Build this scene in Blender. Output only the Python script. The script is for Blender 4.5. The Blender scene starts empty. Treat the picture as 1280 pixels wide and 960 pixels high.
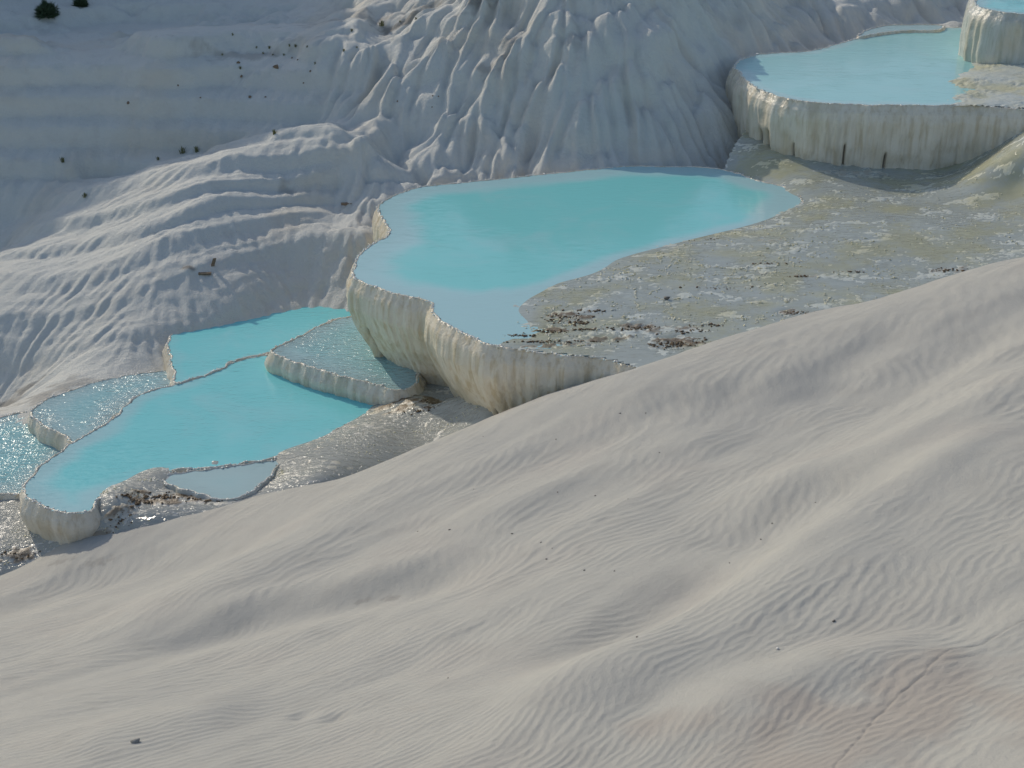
import bpy, bmesh, math, random
import numpy as np
from mathutils import Vector

R = math.radians
rng = np.random.default_rng(7)
random.seed(7)
scene = bpy.context.scene
COL = scene.collection

# ------------------------------------------------------------------ camera, sky, sun, exposure
CAM_H, PITCH, FPX = 12.0, R(25.0), 1758.0          # eye height over the central pool, tilt, focal length (1280 px frame)
cam_d = bpy.data.cameras.new('camera')
cam_d.sensor_width = 36.0
cam_d.lens = FPX / 1280.0 * 36.0
cam_d.clip_start, cam_d.clip_end = 0.1, 5000.0
cam = bpy.data.objects.new('camera', cam_d)
cam.location = (0, 0, CAM_H)
cam.rotation_euler = (math.pi / 2 - PITCH, 0, 0)
COL.objects.link(cam)
scene.camera = cam

SUN_AZ, SUN_EL = R(-38.0), R(29.0)                 # azimuth from +Y, negative = to the left
world = bpy.data.worlds.new('World')
scene.world = world
world.use_nodes = True
wn = world.node_tree.nodes
sky = wn.new('ShaderNodeTexSky')
sky.sky_type = 'NISHITA'
sky.sun_disc = False
sky.sun_elevation = SUN_EL
sky.sun_rotation = SUN_AZ % (2 * math.pi)
sky.air_density, sky.dust_density, sky.ozone_density = 1.0, 1.0, 0.5
wn['Background'].inputs['Strength'].default_value = 0.15
world.node_tree.links.new(sky.outputs[0], wn['Background'].inputs['Color'])
sun_d = bpy.data.lights.new('sun', 'SUN')
sun_d.energy = 2.4
sun_d.angle = R(0.5)
sun_d.color = (1.0, 0.90, 0.74)
sun = bpy.data.objects.new('sun', sun_d)
sdir = Vector((math.sin(SUN_AZ) * math.cos(SUN_EL), math.cos(SUN_AZ) * math.cos(SUN_EL), math.sin(SUN_EL)))
sun.rotation_euler = sdir.to_track_quat('Z', 'Y').to_euler()
COL.objects.link(sun)
scene.view_settings.view_transform = 'Standard'
scene.view_settings.look = 'None'
scene.view_settings.exposure = -0.28
scene.view_settings.gamma = 1.0
scene.render.engine = 'CYCLES'
scene.cycles.max_bounces = 6
scene.cycles.diffuse_bounces = 3
scene.cycles.glossy_bounces = 3
scene.cycles.transparent_max_bounces = 6
scene.cycles.sample_clamp_indirect = 4.0
scene.cycles.use_denoising = True

# ------------------------------------------------------------------ maths helpers
CP, SP = math.cos(PITCH), math.sin(PITCH)

def ray(px, py):
    u, v = (px - 640.0) / FPX, (480.0 - py) / FPX
    return u, CP + v * SP, -SP + v * CP            # world x, y, z of the sight line

def pz(px, py, z):                                   # point of the place at height z
    dx, dy, dz = ray(px, py)
    t = (z - CAM_H) / dz
    return (dx * t, dy * t, z)

def pY(px, py, Y):                                   # point of the place at distance Y
    dx, dy, dz = ray(px, py)
    t = Y / dy
    return (dx * t, Y, CAM_H + dz * t)

def rbf(points, smooth=0.0):
    P = np.array(points, float)
    n = len(P)
    def k(r2):
        return 0.5 * r2 * np.log(r2 + 1e-9)
    d2 = (P[:, None, 0] - P[None, :, 0]) ** 2 + (P[:, None, 1] - P[None, :, 1]) ** 2
    A = np.zeros((n + 3, n + 3))
    A[:n, :n] = k(d2) + smooth * np.eye(n)
    A[:n, n] = 1; A[:n, n + 1:] = P[:, :2]
    A[n, :n] = 1; A[n + 1:, :n] = P[:, :2].T
    w = np.linalg.solve(A, np.concatenate([P[:, 2], [0, 0, 0]]))
    def f(x, y):
        x = np.asarray(x, float); y = np.asarray(y, float)
        out = w[n] + w[n + 1] * x + w[n + 2] * y
        for i in range(n):
            out = out + w[i] * k((x - P[i, 0]) ** 2 + (y - P[i, 1]) ** 2)
        return out
    return f

class Noise2:
    def __init__(s, seed):
        r = np.random.default_rng(seed)
        s.p = r.permutation(256).astype(np.int64)
        a = r.random(256) * 2 * math.pi
        s.gx, s.gy = np.cos(a), np.sin(a)
    def __call__(s, x, y):
        x = np.asarray(x, float); y = np.asarray(y, float)
        xi = np.floor(x).astype(np.int64); yi = np.floor(y).astype(np.int64)
        xf, yf = x - xi, y - yi
        u = xf * xf * xf * (xf * (xf * 6 - 15) + 10); v = yf * yf * yf * (yf * (yf * 6 - 15) + 10)
        def g(ix, iy, dx, dy):
            h = s.p[(s.p[ix & 255] + iy) & 255]
            return s.gx[h] * dx + s.gy[h] * dy
        a = g(xi, yi, xf, yf); b = g(xi + 1, yi, xf - 1, yf)
        c = g(xi, yi + 1, xf, yf - 1); d = g(xi + 1, yi + 1, xf - 1, yf - 1)
        return 1.4 * ((a * (1 - u) + b * u) * (1 - v) + (c * (1 - u) + d * u) * v)
    def fbm(s, x, y, o=4, g=0.5):
        t = 0.0; a = 1.0; f = 1.0
        for i in range(o):
            t = t + a * s(x * f + 17.3 * i, y * f - 9.1 * i); a *= g; f *= 2.03
        return t
N1, N2, N3, N4 = Noise2(1), Noise2(2), Noise2(3), Noise2(4)

def sstep(a, b, x):
    t = np.clip((x - a) / (b - a), 0, 1)
    return t * t * (3 - 2 * t)

def blur(a, r, n=3):
    for _ in range(n):
        for ax in (0, 1):
            p = np.pad(a, [(r + 1, r) if i == ax else (0, 0) for i in (0, 1)], mode='edge')
            c = np.cumsum(p, axis=ax)
            hi = np.take(c, np.arange(2 * r + 1, c.shape[ax]), axis=ax)
            lo = np.take(c, np.arange(0, c.shape[ax] - 2 * r - 1), axis=ax)
            a = (hi - lo) / (2 * r + 1)
    return a

def bilin(a, i, j):
    i = np.clip(i, 0, a.shape[0] - 1.001); j = np.clip(j, 0, a.shape[1] - 1.001)
    i0 = i.astype(np.int32); j0 = j.astype(np.int32)
    fi, fj = i - i0, j - j0
    return (a[i0, j0] * (1 - fi) + a[i0 + 1, j0] * fi) * (1 - fj) + (a[i0, j0 + 1] * (1 - fi) + a[i0 + 1, j0 + 1] * fi) * fj

def lic(noise, vi, vj, steps):
    n = np.sqrt(vi * vi + vj * vj) + 1e-9
    vi, vj = vi / n, vj / n
    I, J = np.meshgrid(np.arange(noise.shape[0], dtype=float), np.arange(noise.shape[1], dtype=float), indexing='ij')
    acc = noise.copy(); wsum = 1.0
    for sgn in (1, -1):
        pi, pj = I.copy(), J.copy()
        for k in range(steps):
            ii = np.clip(np.rint(pi), 0, noise.shape[0] - 1).astype(np.int32)
            jj = np.clip(np.rint(pj), 0, noise.shape[1] - 1).astype(np.int32)
            pi += sgn * vi[ii, jj]; pj += sgn * vj[ii, jj]
            w = 0.5 + 0.5 * math.cos(math.pi * (k + 1) / (steps + 1))
            acc += w * bilin(noise, pi, pj); wsum += w
    acc /= wsum
    return (acc - acc.mean()) / (acc.std() + 1e-9)

def band(shape, wl, seed):
    a = np.random.default_rng(seed).standard_normal(shape)
    r = max(1, int(round(wl * 0.22)))
    a = blur(a, r, 2) - blur(a, max(2, int(round(wl * 0.7))), 2)
    return a / a.std()

def ripples(shape, vi, vj, seed, iters, r1, n1, r2, steps):
    # stripes that line up with a direction field and join in forks, like wind or water ripples
    a = np.random.default_rng(seed).standard_normal(shape)
    for k in range(iters):
        a = lic(a, vi, vj, steps)
        a = blur(a, r1, n1) - blur(a, r2, 2)
        a = np.tanh(1.3 * a / a.std())
    return a / a.std()

def worley(x, y, seed):
    r = np.random.default_rng(seed)
    ox, oy, hh = r.random((256, 256)), r.random((256, 256)), r.random((256, 256))
    xi, yi = np.floor(x).astype(np.int64), np.floor(y).astype(np.int64)
    best = np.full(x.shape, 9.0); h = np.zeros(x.shape)
    for dx in (-1, 0, 1):
        for dy in (-1, 0, 1):
            cx_, cy_ = (xi + dx) & 255, (yi + dy) & 255
            d = (xi + dx + ox[cx_, cy_] - x) ** 2 + (yi + dy + oy[cx_, cy_] - y) ** 2
            m = d < best
            best[m] = d[m]; h[m] = hh[cx_, cy_][m]
    return np.sqrt(best), h

def polydist(x, y, loop, closed=True):
    L = np.asarray(loop)[:, :2]
    A = L; B = np.roll(L, -1, 0)
    if not closed:
        A, B = L[:-1], L[1:]
    best = np.full(np.shape(x), 1e9)
    for a, b in zip(A, B):
        d = b - a; q = d @ d + 1e-12
        t = np.clip(((x - a[0]) * d[0] + (y - a[1]) * d[1]) / q, 0, 1)
        best = np.minimum(best, (x - a[0] - t * d[0]) ** 2 + (y - a[1] - t * d[1]) ** 2)
    return np.sqrt(best)

def inside(x, y, loop):
    L = np.asarray(loop)[:, :2]
    c = np.zeros(np.shape(x), bool)
    for a, b in zip(L, np.roll(L, -1, 0)):
        if a[1] == b[1]:
            continue
        cond = ((a[1] > y) != (b[1] > y)) & (x < (b[0] - a[0]) * (y - a[1]) / (b[1] - a[1]) + a[0])
        c ^= cond
    return c

def catmull(P, closed=True, n=10):
    P = np.asarray(P, float); m = len(P); out = []
    rngi = range(m) if closed else range(m - 1)
    for i in rngi:
        g = (lambda k: P[k % m]) if closed else (lambda k: P[min(max(k, 0), m - 1)])
        p0, p1, p2, p3 = g(i - 1), g(i), g(i + 1), g(i + 2)
        for t in np.arange(n) / n:
            out.append(0.5 * (2 * p1 + (p2 - p0) * t + (2 * p0 - 5 * p1 + 4 * p2 - p3) * t * t + (3 * p1 - p0 - 3 * p2 + p3) * t ** 3))
    if not closed:
        out.append(P[-1])
    return np.array(out)

def resample(P, ds, closed=True):
    Q = np.vstack([P, P[:1]]) if closed else P
    s = np.concatenate([[0], np.cumsum(np.linalg.norm(np.diff(Q, axis=0), axis=1))])
    n = max(8, int(s[-1] / ds))
    t = np.linspace(0, s[-1], n, endpoint=not closed)
    return np.stack([np.interp(t, s, Q[:, k]) for k in range(Q.shape[1])], 1), t, s[-1]

# ------------------------------------------------------------------ mesh helpers
def mesh_from(name, V, F, attrs=None, smooth=True):
    V = np.ascontiguousarray(V, np.float32); F = np.ascontiguousarray(F, np.int32)
    me = bpy.data.meshes.new(name)
    me.vertices.add(len(V)); me.vertices.foreach_set('co', V.ravel())
    k = F.shape[1]
    me.loops.add(F.size); me.loops.foreach_set('vertex_index', F.ravel())
    me.polygons.add(len(F))
    me.polygons.foreach_set('loop_start', np.arange(0, F.size, k, dtype=np.int32))
    me.polygons.foreach_set('loop_total', np.full(len(F), k, np.int32))
    if smooth:
        me.polygons.foreach_set('use_smooth', np.ones(len(F), bool))
    for an, av in (attrs or {}).items():
        at = me.attributes.new(an, 'FLOAT', 'POINT')
        at.data.foreach_set('value', np.ascontiguousarray(av, np.float32).ravel())
    me.update(calc_edges=True)
    me.validate()
    return me

def grid_faces(n, m, keep=None, wrap=False):
    idx = np.arange(n * m).reshape(n, m)
    if wrap:
        nx = np.roll(idx, -1, axis=0)
        F = np.stack([idx[:, :-1], nx[:, :-1], nx[:, 1:], idx[:, 1:]], -1).reshape(-1, 4)
        return F
    F = np.stack([idx[:-1, :-1], idx[1:, :-1], idx[1:, 1:], idx[:-1, 1:]], -1)
    return F[keep] if keep is not None else F.reshape(-1, 4)

def compact(V, F, attrs):
    used = np.unique(F)
    rm = np.full(len(V), -1, np.int64); rm[used] = np.arange(len(used))
    return V[used], rm[F], {k: np.asarray(v).ravel()[used] for k, v in attrs.items()}

def link(name, me, mat, parent=None, kind=None, label=None, cat=None, group=None):
    o = bpy.data.objects.new(name, me); COL.objects.link(o)
    if mat is not None:
        me.materials.append(mat)
    if parent is not None:
        o.parent = parent
    tag(o, label, cat, group, kind)
    return o

def tag(o, label=None, cat=None, group=None, kind=None):
    if label: o['label'] = label
    if cat: o['category'] = cat
    if group: o['group'] = group
    if kind: o['kind'] = kind
    return o

def empty(name, loc, label, cat, group=None):
    o = bpy.data.objects.new(name, None); o.location = loc; o.empty_display_size = 0.1
    COL.objects.link(o)
    return tag(o, label, cat, group)

# ------------------------------------------------------------------ materials
class NT:
    def __init__(s, name):
        s.m = bpy.data.materials.new(name); s.m.use_nodes = True
        s.t = s.m.node_tree; s.n = s.t.nodes; s.n.clear()
        s.out = s.new('ShaderNodeOutputMaterial')
    def new(s, typ, **kw):
        n = s.n.new(typ)
        for k, v in kw.items(): setattr(n, k, v)
        return n
    def l(s, a, b): s.t.links.new(a, b)
    def coord(s, scale=(1, 1, 1)):
        c = s.new('ShaderNodeTexCoord'); mp = s.new('ShaderNodeMapping')
        mp.inputs['Scale'].default_value = scale
        g = s.new('ShaderNodeNewGeometry')
        s.l(g.outputs['Position'], mp.inputs['Vector'])
        return mp.outputs['Vector']
    def noise(s, scale, detail=4, rough=0.55, vec=None, dist=0.0):
        n = s.new('ShaderNodeTexNoise')
        n.inputs['Scale'].default_value = scale; n.inputs['Detail'].default_value = detail
        n.inputs['Roughness'].default_value = rough; n.inputs['Distortion'].default_value = dist
        s.l(vec if vec is not None else s.coord(), n.inputs['Vector'])
        return n.outputs['Fac']
    def ramp(s, fac, stops):
        r = s.new('ShaderNodeValToRGB'); e = r.color_ramp.elements
        while len(e) < len(stops): e.new(0.5)
        for q, (p, c) in zip(e, stops):
            q.position = p; q.color = (*c, 1) if len(c) == 3 else c
        s.l(fac, r.inputs['Fac']); return r.outputs['Color']
    def mr(s, fac, a, b, c=0.0, d=1.0):
        n = s.new('ShaderNodeMapRange'); n.interpolation_type = 'SMOOTHSTEP'
        for k, v in zip(('From Min', 'From Max', 'To Min', 'To Max'), (a, b, c, d)): n.inputs[k].default_value = v
        s.l(fac, n.inputs['Value']); return n.outputs['Result']
    def mix(s, f, a, b, blend='MIX'):
        n = s.new('ShaderNodeMix', data_type='RGBA', blend_type=blend)
        for sock, v in ((n.inputs['Factor'], f), (n.inputs['A'], a), (n.inputs['B'], b)):
            pass
        ins = [i for i in n.inputs if i.enabled]
        for i, v in zip(ins, (f, a, b)):
            if hasattr(v, 'is_linked'): s.l(v, i)
            elif isinstance(v, (int, float)): i.default_value = v
            else: i.default_value = (*v, 1)
        return [o for o in n.outputs if o.enabled][0]
    def math(s, op, a, b=0.0, clamp=False):
        n = s.new('ShaderNodeMath', operation=op); n.use_clamp = clamp
        for i, v in zip(n.inputs, (a, b)):
            if hasattr(v, 'is_linked'): s.l(v, i)
            else: i.default_value = v
        return n.outputs[0]
    def attr(s, name):
        a = s.new('ShaderNodeAttribute'); a.attribute_name = name; return a.outputs['Fac']
    def bump(s, h, strength, dist, normal=None):
        b = s.new('ShaderNodeBump')
        if hasattr(strength, 'is_linked'): s.l(strength, b.inputs['Strength'])
        else: b.inputs['Strength'].default_value = strength
        b.inputs['Distance'].default_value = dist
        s.l(h, b.inputs['Height'])
        if normal is not None: s.l(normal, b.inputs['Normal'])
        return b.outputs['Normal']
    def principled(s, color, rough=0.8, normal=None, spec=0.4, coat=0.0):
        p = s.new('ShaderNodeBsdfPrincipled')
        for nm, v in (('Base Color', color), ('Roughness', rough), ('Specular IOR Level', spec), ('Coat Weight', coat)):
            i = p.inputs[nm]
            if hasattr(v, 'is_linked'): s.l(v, i)
            elif isinstance(v, (int, float)): i.default_value = v
            else: i.default_value = (*v, 1)
        if normal is not None: s.l(normal, p.inputs['Normal'])
        return p
    def done(s, shader):
        s.l(shader.outputs[0], s.out.inputs['Surface']); return s.m

def mat_foreground():
    t = NT('rippled_travertine')
    big = t.noise(0.35, 4); mid = t.noise(2.2, 5)
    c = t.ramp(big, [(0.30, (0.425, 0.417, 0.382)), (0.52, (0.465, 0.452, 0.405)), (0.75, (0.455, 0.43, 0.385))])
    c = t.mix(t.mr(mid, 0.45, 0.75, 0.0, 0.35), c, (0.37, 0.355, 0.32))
    c = t.mix(t.attr('stain'), c, (0.385, 0.32, 0.27))
    c = t.mix(t.attr('dirt'), c, (0.30, 0.28, 0.25))
    spk = t.noise(95, 2, 0.5)
    c = t.mix(t.mr(spk, 0.70, 0.78, 0.0, 0.35), c, (0.32, 0.30, 0.27))
    n = t.bump(t.noise(45, 6, 0.75), 0.6, 0.014)
    n = t.bump(t.noise(12, 5, 0.65), 0.35, 0.03, n)
    return t.done(t.principled(c, 0.78, n, 0.3))

def mat_cliff():
    t = NT('draped_travertine')
    a = t.noise(0.25, 4); b = t.noise(1.6, 6, 0.6)
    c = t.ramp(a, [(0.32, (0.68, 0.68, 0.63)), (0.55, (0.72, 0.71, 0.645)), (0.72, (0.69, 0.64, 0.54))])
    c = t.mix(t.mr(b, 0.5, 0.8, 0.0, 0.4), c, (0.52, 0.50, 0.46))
    c = t.mix(t.mr(t.attr('groove'), 0.2, 1.0, 0.0, 0.35), c, (0.60, 0.54, 0.45))
    c = t.mix(t.attr('dirt'), c, (0.26, 0.235, 0.20))
    n = t.bump(t.noise(9, 8, 0.72), 0.9, 0.07)
    return t.done(t.principled(c, 0.75, n, 0.3))

def mat_wall(name, tint, stain, warm=0.5):
    t = NT(name)
    v = t.noise(1.0, 5, 0.6, t.coord((7.0, 7.0, 0.55)), 0.2)
    v2 = t.noise(1.0, 3, 0.5, t.coord((1.3, 1.3, 0.5)))
    c = t.mix(t.mr(v, 0.42, 0.72, 0.0, 0.8), tint, stain)
    c = t.mix(t.mr(v2, 0.46, 0.70, 0.0, 0.6), c, (0.60, 0.52, 0.36))
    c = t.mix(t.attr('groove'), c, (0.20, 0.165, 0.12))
    wet = t.attr('wet')
    c = t.mix(t.math('MULTIPLY', wet, 0.08), c, (0.42, 0.39, 0.33))
    n = t.bump(v, 0.35, 0.03)
    n = t.bump(t.noise(14, 4, 0.6), 0.8, 0.03, n)
    r = t.math('SUBTRACT', 0.62, t.math('MULTIPLY', wet, 0.38))
    return t.done(t.principled(c, r, n, 0.5))

def mat_water(name, deep, milk, ripple, rip_scale, rough=0.06, sheen=1.0, clear=(0.80, 0.93, 0.94), amin=0.92, amax=1.0, ior=1.33, bd=0.06, algae=None):
    t = NT(name)
    dp = t.attr('depth')
    c = t.mix(t.mr(dp, 0.10, 0.75), milk, deep)
    c = t.mix(t.mr(t.noise(0.45, 4, 0.6, None, 0.8), 0.45, 0.75, 0.0, 0.35), c, milk)      # drifting clouds of suspended lime
    if algae is not None:
        c = t.mix(t.mr(t.noise(0.55, 5, 0.65), 0.42, 0.64, 0.0, 0.8), c, algae)
        c = t.mix(t.mr(t.noise(2.6, 5, 0.6), 0.52, 0.75, 0.0, 0.45), c, (0.44, 0.43, 0.33))
    dif = t.new('ShaderNodeBsdfDiffuse'); t.l(c, dif.inputs['Color'])
    tr = t.new('ShaderNodeBsdfTransparent'); tr.inputs['Color'].default_value = (*clear, 1)
    body = t.new('ShaderNodeMixShader')
    t.l(t.mr(dp, 0.0, 0.30, amin, amax), body.inputs[0]); t.l(tr.outputs[0], body.inputs[1]); t.l(dif.outputs[0], body.inputs[2])
    w1 = t.noise(rip_scale, 3, 0.55, t.coord((1.0, 2.2, 1.0)), 0.6)
    w2 = t.noise(rip_scale * 3.1, 2, 0.5, t.coord((1.3, 1.0, 1.0)), 0.3)
    calm = t.mr(t.noise(0.7, 3, 0.6), 0.38, 0.62, 0.45, 1.2)                # calm and ruffled patches
    n = t.bump(w1, t.math('MULTIPLY', calm, ripple), bd); n = t.bump(w2, t.math('MULTIPLY', calm, ripple * 0.6), bd * .4, n)
    gl = t.new('ShaderNodeBsdfGlossy'); gl.inputs['Roughness'].default_value = rough
    t.l(n, gl.inputs['Normal'])
    fr = t.new('ShaderNodeFresnel'); fr.inputs['IOR'].default_value = ior; t.l(n, fr.inputs['Normal'])
    m = t.new('ShaderNodeMixShader')
    t.l(t.math('MULTIPLY', fr.outputs[0], sheen), m.inputs[0]); t.l(body.outputs[0], m.inputs[1]); t.l(gl.outputs[0], m.inputs[2])
    return t.done(m)

def mat_shelf(name, base, yellow, brown):
    t = NT(name)
    a = t.noise(0.55, 5, 0.6); b = t.noise(3.5, 5, 0.65)
    c = t.mix(t.mr(a, 0.42, 0.66), base, yellow)
    c = t.mix(t.mr(b, 0.52, 0.78, 0.0, 0.5), c, (0.48, 0.46, 0.37))
    c = t.mix(t.attr('brown'), c, brown)
    n = t.bump(t.noise(13, 5, 0.65), 0.55, 0.04)
    wet = t.attr('wet')
    r = t.math('SUBTRACT', 0.60, t.math('MULTIPLY', wet, 0.35))
    return t.done(t.principled(c, r, n, 0.5))

def mat_plain(name, col, rough=0.7, var=0.3, scale=20, spec=0.3, bump=0.5):
    t = NT(name)
    f = t.noise(scale, 4, 0.6)
    c = t.mix(t.mr(f, 0.35, 0.7, 0.0, var), col, tuple(x * 0.45 for x in col))
    return t.done(t.principled(c, rough, t.bump(f, bump, 0.02), spec))

M_FG = mat_foreground()
M_CLIFF = mat_cliff()
M_WALL = mat_wall('cream_flowstone', (0.90, 0.80, 0.62), (0.64, 0.49, 0.27))
M_WALLG = mat_wall('grey_flowstone', (0.83, 0.76, 0.62), (0.60, 0.50, 0.34))
M_WALLW = mat_wall('wet_pale_flowstone', (0.60, 0.61, 0.56), (0.42, 0.44, 0.36))
M_FLOOR = mat_plain('pool_floor_lime', (0.68, 0.72, 0.70), 0.8, 0.15, 3)
M_W1 = mat_water('turquoise_water', (0.24, 0.69, 0.67), (0.44, 0.68, 0.69), 0.16, 2.2)
M_W2 = mat_water('rippled_turquoise_water', (0.23, 0.70, 0.72), (0.40, 0.66, 0.69), 0.40, 3.4)
M_WG = mat_water('glittering_water', (0.25, 0.56, 0.59), (0.38, 0.56, 0.58), 1.0, 3.6, 0.19, 1.0, (0.80, 0.93, 0.94), 0.8, 1.0, 1.55, 0.13)
M_WG2 = mat_water('ruffled_shallow_water', (0.25, 0.56, 0.59), (0.38, 0.56, 0.58), 0.62, 4.2, 0.19, 1.0, (0.80, 0.93, 0.94), 0.8, 1.0, 1.5, 0.12)
M_WU = mat_water('pale_turquoise_water', (0.38, 0.70, 0.68), (0.46, 0.69, 0.68), 0.16, 2.2)
M_WS = mat_water('shallow_film_water', (0.45, 0.53, 0.51), (0.54, 0.58, 0.53), 0.55, 4.0, 0.13, 1.0, (0.97, 0.98, 0.98), 0.70, 0.90, 1.33, 0.06, (0.57, 0.55, 0.34))
M_WSH = mat_water('shore_runoff_water', (0.56, 0.60, 0.56), (0.64, 0.64, 0.57), 1.0, 4.0, 0.20, 1.0, (0.97, 0.98, 0.98), 0.60, 0.90, 1.45, 0.12)
M_WP = mat_water('still_grey_water', (0.34, 0.56, 0.57), (0.44, 0.60, 0.60), 0.35, 3.0, 0.08)
M_SHELF = mat_shelf('mineral_crust', (0.66, 0.68, 0.60), (0.66, 0.62, 0.40), (0.17, 0.115, 0.06))
M_SHORE = mat_shelf('wet_shore_crust', (0.64, 0.62, 0.56), (0.56, 0.51, 0.38), (0.18, 0.12, 0.06))

# ------------------------------------------------------------------ setting: the wide valley ground
me = mesh_from('ground', [(-900, -400, -9), (900, -400, -9), (900, 1400, -9), (-900, 1400, -9)], [(0, 1, 2, 3)], smooth=False)
link('ground', me, mat_plain('valley_soil', (0.30, 0.27, 0.21), 0.9, 0.4, 0.05), kind='structure', label='wide pale valley ground far below the terraces')

# ------------------------------------------------------------------ setting: foreground rippled hill
fg_pts = [pz(*p) for p in [
    (-260, 960, 0.6), (0, 960, 1.5), (320, 960, 2.2), (640, 960, 3.0), (960, 960, 3.8), (1280, 960, 4.6), (1520, 960, 5.2),
    (0, 1180, 3.2), (640, 1180, 4.8), (1280, 1180, 6.2),
    (-260, 830, -1.6), (0, 830, -0.9), (320, 830, 0.5), (640, 800, 1.7), (960, 800, 2.7), (1280, 800, 3.8), (1500, 800, 4.5),
    (-200, 720, -4.4), (0, 708, -4.0), (60, 684, -3.65), (110, 662, -3.2), (150, 705, -2.9), (230, 648, -2.75), (300, 632, -2.55),
    (320, 700, -1.2), (360, 612, -2.35), (420, 600, -2.1), (500, 570, -1.65), (560, 543, -1.45),
    (640, 650, 0.4), (640, 560, -0.5), (620, 520, -1.35), (700, 488, -0.85), (770, 466, -0.35), (840, 445, 0.02),
    (960, 650, 1.8), (960, 520, 0.9), (900, 424, 0.14), (980, 404, 0.20), (1080, 378, 0.5),
    (1280, 650, 3.2), (1280, 500, 2.6), (1280, 400, 2.0), (1280, 320, 1.35), (1180, 346, 0.9), (1450, 400, 2.9), (1450, 560, 3.6), (1420, 290, 1.8),
]] + [(-16, 29, -5.5), (-10, 29, -4.6), (-5.5, 30.5, -4.0), (-2.5, 31, -3.8), (0.2, 31.0, -3.6), (2.5, 31.0, -2.2), (4.6, 31.0, -1.0),
      (8, 34, -0.6), (12, 36, -0.4), (18, 37, 0.3)]
for px, py, z, dy, dz in [(620, 520, -1.35, 1.6, 1.3), (700, 488, -0.85, 1.6, 1.3), (770, 466, -0.35, 1.7, 1.2), (560, 543, -1.45, 1.5, 1.1), (500, 570, -1.65, 1.5, 1.0), (420, 600, -2.1, 1.5, .9),
                           (1280, 320, 1.35, 2.0, 1.3), (1180, 346, 0.9, 2.0, 1.1), (1080, 378, 0.5, 2.0, .9)]:
    p = pz(px, py, z); fg_pts.append((p[0] * (1 + dy / p[1]), p[1] + dy, z - dz))
f_fg = rbf(fg_pts, 0.02)

def hit(f, px, py, y0=7.0, y1=60.0):
    ys = np.linspace(y0, y1, 1500)
    dx, dy, dz = ray(px, py)
    t = ys / dy
    d = CAM_H + dz * t - f(dx * t, ys)
    k = np.argmax(d < 0)
    if d[k] >= 0: k = len(ys) - 1
    return (dx * t[k], ys[k])

DA = 0.0015
th = np.arange(-0.51, 0.51, DA); lr = np.arange(math.log(7.9), math.log(36.0), DA)
TH, LR = np.meshgrid(th, lr, indexing='ij')
X, Y = np.exp(LR) * np.sin(TH), np.exp(LR) * np.cos(TH)
Z = f_fg(X, Y)

def ridge(Z, X, Y, pix, h, wl, wr, taper=True, f=None):
    P = np.array([hit(f, *p) for p in pix])
    C, s, L = resample(catmull(P, False, 8), 0.15, False)
    best = np.full(X.shape, 1e9); side = np.zeros(X.shape); tt = np.zeros(X.shape)
    mg = 4.0 * max(wl, wr)
    bb = (X > C[:, 0].min() - mg) & (X < C[:, 0].max() + mg) & (Y > C[:, 1].min() - mg) & (Y < C[:, 1].max() + mg)
    x, y = X[bb], Y[bb]
    b = np.full(x.shape, 1e9); sd = np.zeros(x.shape); tv = np.zeros(x.shape)
    for k in range(len(C) - 1):
        a, c = C[k], C[k + 1]; d = c - a; q = d @ d + 1e-12
        t = np.clip(((x - a[0]) * d[0] + (y - a[1]) * d[1]) / q, 0, 1)
        ex, ey = x - a[0] - t * d[0], y - a[1] - t * d[1]
        r2 = ex * ex + ey * ey; m = r2 < b
        b[m] = r2[m]; sd[m] = (d[0] * ey - d[1] * ex)[m]; tv[m] = ((k + t) / (len(C) - 1))[m]
    d = np.sqrt(b)
    w = np.where(sd > 0, wl, wr)
    fall = np.exp(-(d / w) ** 1.6)
    ends = sstep(0, 0.25, tv) * sstep(1.0, 0.75, tv) if taper else 1.0
    Z[bb] += h * fall * ends
    return Z

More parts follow.
